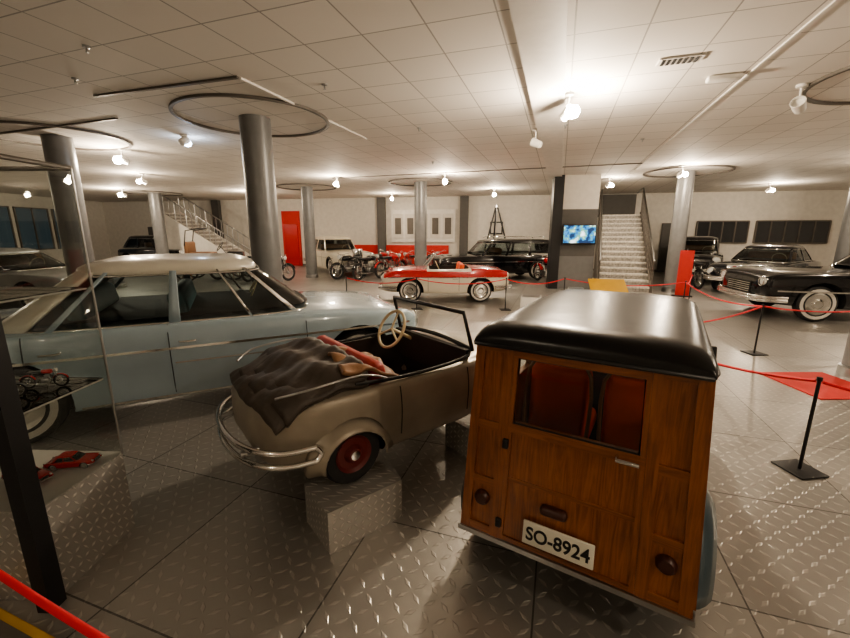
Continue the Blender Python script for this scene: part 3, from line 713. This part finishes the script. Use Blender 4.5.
def top_panel(par,keys,x0,x1,m):
    V=[];F=[];n=16;q=None
    for i in range(n+1):
        x=x0+(x1-x0)*i/n
        s=section(interp(keys,x))[-20:]; r=s+[(-y,z) for y,z in reversed(s[:-1])]; q=len(r)
        V+=[(x,y*1.006,z+.005) for y,z in r]
    for i in range(n):
        for k in range(q-1): F.append((i*q+k,i*q+k+1,(i+1)*q+k+1,(i+1)*q+k))
    mk('painted_deck',V,F,m,par,smooth=True)
top_panel(c,kc,.48,1.60,M['red']); top_panel(c,kc,-1.62,-.66,M['red'])
for y in (.26,-.26): rbox('seat_back',(.12,.46,.46),(-.42,y,.76),.05,M['redlea'],c,rot=(0,R(-10),0))
ring('steering_wheel',(.18,.26,.90),.16,.012,M['ivory'],c,'x',tilt=R(25))

def kgen(Lf,Lr,hw,zs,zf,zr,zb=.26):
    return [(Lf,hw*.7,zb+.18,zs-.22,zf-.28),(Lf-.06,hw*.88,zb+.1,zs-.1,zf-.12),(Lf-.35,hw*.96,zb+.05,zs-.03,zf-.03),(Lf-1.1,hw,zb,zs,zf),(0,hw,zb-.02,zs+.02,zs+.05),(-Lr+1.0,hw,zb,zs,zr),(-Lr+.3,hw*.95,zb+.06,zs-.03,zr-.05),(-Lr+.05,hw*.86,zb+.12,zs-.12,zr-.15),(-Lr,hw*.7,zb+.2,zs-.22,zr-.26)]
k=kgen(2.45,2.45,.92,.98,1.05,.95)
g=dict(wf=.75,rf=.35,rr=-1.3,wr=-1.7,hb=.78,hr=.66,zb=1.0,ze=1.5,zc=1.66,zi=1.07,pill=[(.86,.8,'cream'),(.05,-.03,'cream'),(-.6,-.96,'cream')],seats=(-.4,))
c=car('limousine_car',(-4.05,18.4),R(-58),k,(1.55,-1.5),.37,'cream',g,'cream',seams=[(.6,.35,.95),(-.4,.35,.95)],trimz=[(-2,2,.75,.02)],lamps=(.80,.72,.12))
rbox('radiator_shell',(.12,.42,.62),(2.42,0,.82),.02,M['chrome'],c)
for i in range(7): box('radiator_slat_%d'%i,2.47,2.49,-.17+i*.05,-.15+i*.05,.55,1.08,M['dark'],c)
k=kgen(2.4,2.5,.92,.92,.98,.94)
g=dict(wf=1.0,rf=.55,rr=-2.2,wr=-2.45,hb=.82,hr=.70,zb=.94,ze=1.42,zc=1.56,zi=1.03,pill=[(.88,.82,'blackp'),(.35,.30,'blackp'),(-.2,-.26,'blackp'),(-.86,-.96,'blackp')],seats=(.0,),n=7)
c=car('station_wagon',(2.75,15.9),R(192),k,(1.5,-1.5),.35,'blackp',g,'blackp',trimz=[(-2,2,.7,.03)],seams=[(.5,.35,.9)])
for y in (.5,-.5): tube('roof_rail',[(-1.9,y,1.56),(-1.8,y,1.62),(.2,y,1.64),(.3,y,1.58)],.015,M['chrome'],c)
e=empty('tripod_hoist',(3.2,18.3,0))
for a in (90,210,330): tube('leg',[(.9*math.cos(R(a)),.9*math.sin(R(a)),0),(.05*math.cos(R(a)),.05*math.sin(R(a)),2.9)],.035,M['black'],e)
lathe('pulley_head',[(.02,2.85),(.1,2.88),(.1,2.96),(.02,3.0)],M['steel'],e,seg=16); tube('chain',[(0,0,2.9),(0,0,1.2)],.012,M['steel'],e)
k=kgen(2.75,2.8,.98,1.0,1.05,1.0,.28)
g=dict(wf=.75,rf=.25,rr=-1.5,wr=-1.95,hb=.84,hr=.72,zb=1.03,ze=1.42,zc=1.52,zi=1.1,pill=[(.88,.82,'blackp'),(.05,-.02,'blackp'),(-.7,-.96,'blackp')],seats=(-.3,))
car('luxury_car',(9.85,8.4),R(168),k,(1.75,-1.6),.37,'blackp',g,'blackp',trimz=[(-2.5,2.5,.62,.03),(-1.1,1.1,.31,.05)],seams=[(.7,.35,.98)],lamps=(.80,.78,.08))
k=kgen(2.35,2.45,.90,.88,.92,.94)
g=dict(wf=.95,rf=.25,rr=-1.1,wr=-1.65,hb=.80,hr=.64,zb=.92,ze=1.30,zc=1.42,zi=.98,pill=[(.88,.80,'navyp'),(.03,-.03,'navyp'),(-.66,-.94,'navyp')],seats=(-.3,))
c=car('saloon_car',(11.0,12.8),R(214),k,(1.45,-1.35),.33,'navyp',g,'navyp',white=False,trimz=[(-2.1,2.1,.55,.05)],seams=[(.7,.35,.86),(-.2,.35,.88)],handles=[(-.1,.75)],lamps=(.66,.74,.10))
rbox('radiator_grille',(.06,.55,.34),(2.33,0,.70),.02,M['chrome'],c)
k2=kgen(2.3,2.2,.86,.98,1.05,.9)
g2=dict(wf=.8,rf=.4,rr=-1.5,wr=-2.0,hb=.74,hr=.66,zb=1.02,ze=1.52,zc=1.66,zi=1.1,pill=[(.88,.8,'blackp'),(.05,-.02,'blackp'),(-.6,-.96,'blackp')],seats=(-.3,))
car('vintage_car',(11.0,16.2),R(236),k2,(1.45,-1.35),.36,'blackp',g2,'blackp',trimz=[(-2,2,.75,.02)],lamps=(.82,.7,.12))
car('vintage_car',(-13.6,20.6),R(-20),k2,(1.45,-1.35),.36,'blackp',g2,'blackp',lamps=(.82,.7,.12))
car('saloon_car',(-10.3,9.9),R(-8),k,(1.45,-1.35),.33,'silverp',g,'silverp',white=False,lamps=(.66,.74,.10))
e=empty('veteran_carriage',(-8.3,15.6,0),R(15))
for x in (.8,-.8):
    for y in (.6,-.6):
        ring('wheel_rim',(x,y,.42),.40,.03,M['black'],e,'y')
        for kk in range(6):
            a=math.pi*kk/6; tube('spoke',[(x-.39*math.cos(a),y,.42-.39*math.sin(a)),(x+.39*math.cos(a),y,.42+.39*math.sin(a))],.012,M['wood2'],e,seg=5)
rbox('chassis',(2.0,.8,.12),(0,0,.6),.03,M['black'],e); rbox('bonnet',(.6,.6,.45),(.85,0,.85),.1,M['blackp'],e)
rbox('seat_base',(.9,1.0,.4),(-.35,0,.85),.08,M['brownlea'],e); rbox('seat_back',(.16,1.0,.5),(-.75,0,1.2),.07,M['brownlea'],e)
tube('hood_frame',[(-.8,.5,1.3),(-.7,.52,1.85),(-.2,.5,1.95),(-.2,-.5,1.95),(-.7,-.52,1.85),(-.8,-.5,1.3)],.02,M['black'],e)
ring('steering_wheel',(.25,.25,1.25),.2,.014,M['black'],e,'x',tilt=R(35)); tube('column_rod',[(.25,.25,1.25),(.6,.25,.8)],.015,M['black'],e)

# ------------------------------------------------------------ stairs
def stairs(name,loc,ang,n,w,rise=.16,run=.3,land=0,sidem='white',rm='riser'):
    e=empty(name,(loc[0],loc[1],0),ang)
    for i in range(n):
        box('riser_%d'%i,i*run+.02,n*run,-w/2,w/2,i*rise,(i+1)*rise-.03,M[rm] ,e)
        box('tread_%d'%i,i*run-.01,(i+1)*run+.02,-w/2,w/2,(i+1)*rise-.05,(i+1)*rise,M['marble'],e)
    if land: box('landing',n*run,n*run+land,-w/2,w/2,0,n*rise,M['wall'],e)
    for sd in (1,-1):
        y=sd*(w/2+.04)
        V=[(0,0),(n*run,0),(n*run,n*rise+.10),(0,.18)]
        a,b=y-.04,y+.04
        mk('side_wall',[(x,a,z) for x,z in V]+[(x,b,z) for x,z in V],[(0,1,2,3),(7,6,5,4),(0,4,5,1),(1,5,6,2),(2,6,7,3),(3,7,4,0)],M[sidem],e)
        for i in range(0,n+1,1): tube('baluster_%d'%i,[(i*run,y,i*rise+.1),(i*run,y,i*rise+.98)],.018,M['trim' if sidem!='white' else 'steel'],e,seg=6)
        tube('handrail',[(-.1,y,.95),(n*run,y,n*rise+.98)]+([(n*run+land,y,n*rise+.98)] if land else []),.032,M['steel'],e)
    return e
stairs('staircase',(6.15,12.15),R(68.5),15,1.4,.165,.3,land=2.0,sidem='trim')
stairs('staircase',(-8.2,19.6),R(172),16,1.3,.17,.28)
e,w=onwall('stair_opening_shade',7.6,9.6,2.48,3.48,'walldark',.05)  # flat dark panel, paints in the shade of the open stairwell above the landing
e=empty('tv_partition',(4.75,12.75,0),R(-8))
box('upper_panel',-.45,.62,0,.3,2.5,H-.002,M['wall'],e)
box('dark_panel',-.45,.62,0,.3,1.05,2.5,M['walldark'],e)
box('lower_panel',-.45,.62,-.02,.3,0,1.05,M['pillar'],e)
box('side_post',-.75,-.45,-.05,.35,0,H-.002,M['black'],e)
t=empty('television',(4.82,12.63,0),R(-8))
rbox('bezel',(1.02,.06,.60),(0,0,1.73),.01,M['black'],t)
m=bpy.data.materials.new('tv_picture'); m.use_nodes=True; nt=m.node_tree; b=nt.nodes['Principled BSDF']
tcn=nt.nodes.new('ShaderNodeTexCoord'); nz=nt.nodes.new('ShaderNodeTexNoise'); nz.inputs['Scale'].default_value=5; nz.inputs['Detail'].default_value=3
rp=nt.nodes.new('ShaderNodeValToRGB'); cr=rp.color_ramp; cr.elements[0].color=(.01,.03,.08,1); cr.elements[0].position=.42; cr.elements[1].color=(.9,.95,1,1); cr.elements[1].position=.66
x=cr.elements.new(.50); x.color=(.03,.20,.45,1); x=cr.elements.new(.57); x.color=(.15,.35,.18,1)
nt.links.new(tcn.outputs['Object'],nz.inputs['Vector']); nt.links.new(nz.outputs['Fac'],rp.inputs[0]); nt.links.new(rp.outputs[0],b.inputs['Emission Color']); b.inputs['Emission Strength'].default_value=2.2; b.inputs['Base Color'].default_value=(0,0,0,1)
box('screen',-.47,.47,-.034,-.031,1.47,2.0,m,t)
e=empty('banner_stand',(7.35,11.2,0),R(-25)); box('foot',-.25,.25,-.1,.1,.001,.03,M['black'],e); box('banner',-.17,.17,-.01,.01,.03,1.3,M['redm'],e); tube('pole',[(0,.02,.02),(0,.02,1.35)],.012,M['steel'],e)
for x,y,w_,h_ in ((2.45,9.0,.22,.36),(4.0,10.4,.2,.34)):
    e=empty('white_plinth',(x,y,0),A*-1); rbox('block',(w_*2,w_*2,h_),(0,0,h_/2+.001),.01,M['white'],e); box('top_plate',-w_*.9,w_*.9,-w_*.9,w_*.9,h_+.001,h_+.015,M['steel'],e)
e=empty('information_board',(4.0,8.6,0),R(-10))
tube('post',[(0,0,0),(0,0,.62)],.025,M['black'],e); mk('board',[(-.38,-.2,.55),(.38,-.2,.55),(.38,.2,.78),(-.38,.2,.78),(-.38,-.2,.53),(.38,-.2,.53),(.38,.2,.76),(-.38,.2,.76)],[(0,1,2,3),(7,6,5,4),(0,4,5,1),(1,5,6,2),(2,6,7,3),(3,7,4,0)],M['yellow'],e)
box('red_carpet',4.35,5.2,4.05,4.9,.001,.012,M['redm'])

# ------------------------------------------------------------ stanchions and ropes
HS=.75
def stanchion(x,y):
    e=empty('barrier_post',(x,y,0),random.uniform(0,.6))
    rbox('base_plate',(.24,.24,.012),(0,0,.0075),.003,M['black'],e)
    lathe('pole',[(.012,.01),(.012,HS-.02),(.018,HS-.018),(.018,HS+.01),(0,HS+.015)],M['black'],e,seg=14)
def rope(a,b,sag=.12,z=HS-.02):
    P=[]; d=math.hypot(b[0]-a[0],b[1]-a[1]); f=.022/d
    for i in range(17):
        t=f+(1-2*f)*i/16; P.append((a[0]+(b[0]-a[0])*t,a[1]+(b[1]-a[1])*t,z-sag*4*t*(1-t)))
    tube('barrier_rope',P,.012,M['rope'])
S=[(2.9,2.74),(5.0,5.75),(5.7,8.6),(3.3,9.3),(1.9,9.2),(-.2,9.3),(4.6,1.9),(6.9,10.2),(7.8,6.1),(2.35,4.6),(-1.85,1.275),(-.15,.575),(-1.9,9.5)]
for s in S: stanchion(*s)
for a,b in ((0,6),(0,9),(1,2),(1,8),(2,3),(3,4),(4,5),(2,7),(5,12),(1,9)): rope(S[a],S[b])
rope(S[10],S[11],.04)

# ------------------------------------------------------------ glass display case at left
e=empty('display_case',(-2.45,1.90,0),R(-2))
X0,X1,Y0,Y1=-.65,.62,-.26,.27; ZP=.5; ZT=2.12
box('plinth',X0,X1,Y0,Y1,.001,ZP,M['plate'],e)
box('plinth_top',X0,X1,Y0,Y1,ZP,ZP+.012,M['trimw'],e)
for nm,v in (('glass_side',[(X1,Y0,ZP),(X1,Y1,ZP),(X1,Y1,ZT),(X1,Y0,ZT)]),('glass_front',[(X0,Y0,ZP),(X1,Y0,ZP),(X1,Y0,ZT),(X0,Y0,ZT)]),('glass_back',[(X0,Y1,ZP),(X1,Y1,ZP),(X1,Y1,ZT),(X0,Y1,ZT)])):
    mk(nm,v,[(0,1,2,3)],M['clear'],e)
box('post_front',X1-.03,X1+.04,Y0-.06,Y0+.02,.0015,ZT,M['black'],e)
box('post_front_left',X0-.04,X0+.03,Y0-.06,Y0+.03,.0015,ZT,M['black'],e)
tube('edge_back',[(X1,Y1,ZP),(X1,Y1,ZT)],.006,M['steel'],e)
for z in (ZT,): tube('top_frame',[(X0,Y0,z),(X1,Y0,z),(X1,Y1,z),(X0,Y1,z)],.012,M['trim'],e,closed=True)
for z in (.98,1.5): box('glass_shelf',X0+.02,X1-.02,Y0+.03,Y1-.02,z,z+.01,M['clear'],e); tube('shelf_edge',[(X0+.02,Y0+.03,z),(X1-.02,Y0+.03,z),(X1-.02,Y1-.02,z),(X0+.02,Y1-.02,z)],.005,M['white'],e,closed=True)
kt=kgen(2.2,2.2,.9,.85,.9,.85)
gt=dict(wf=.9,rf=.3,rr=-1.1,wr=-1.6,hb=.78,hr=.64,zb=.9,ze=1.3,zc=1.42,zi=.97,pill=[(.88,.80,'red'),(.03,-.03,'red'),(-.66,-.94,'red')],seats=(-.3,))
car('toy_car',(-1.98,2.0),R(10),kt,(1.4,-1.35),.33,'red',gt,'red',sc=.055,z0=.514)
car('toy_car',(-2.10,1.86),R(-15),kt,(1.4,-1.35),.33,'red',gt,'roofw',sc=.055,z0=.514)
moto('toy_motorcycle',(-2.02,1.98),R(15),'red',.11,.992)
moto('toy_motorcycle',(-2.22,1.93),R(-20),'blackp',.11,.992)
moto('toy_motorcycle',(-2.1,1.81),R(40),'silverp',.11,.992)
e=empty('yellow_floor_sign',(-1.83,1.36,0),R(-20)); rbox('slab',(.8,.22,.05),(0,0,.026),.01,M['yellow'],e)
box('sign_label',-.3,.3,-.07,.07,.052,.056,M['trim'],e)

# ------------------------------------------------------------ world + camera
w=bpy.data.worlds.new('world'); scene.world=w; w.use_nodes=True
w.node_tree.nodes['Background'].inputs[0].default_value=(.5,.45,.4,1); w.node_tree.nodes['Background'].inputs[1].default_value=.05
cam=bpy.data.cameras.new('camera'); co=bpy.data.objects.new('camera',cam); COL.objects.link(co)
co.location=(0,0,1.8); co.rotation_euler=(R(90-12.4),0,0); cam.sensor_width=36; cam.lens=395/850*36; cam.clip_start=.02
scene.camera=co
scene.view_settings.view_transform='AgX'
try: scene.view_settings.look='AgX - Medium High Contrast'
except Exception: pass
scene.view_settings.exposure=.1
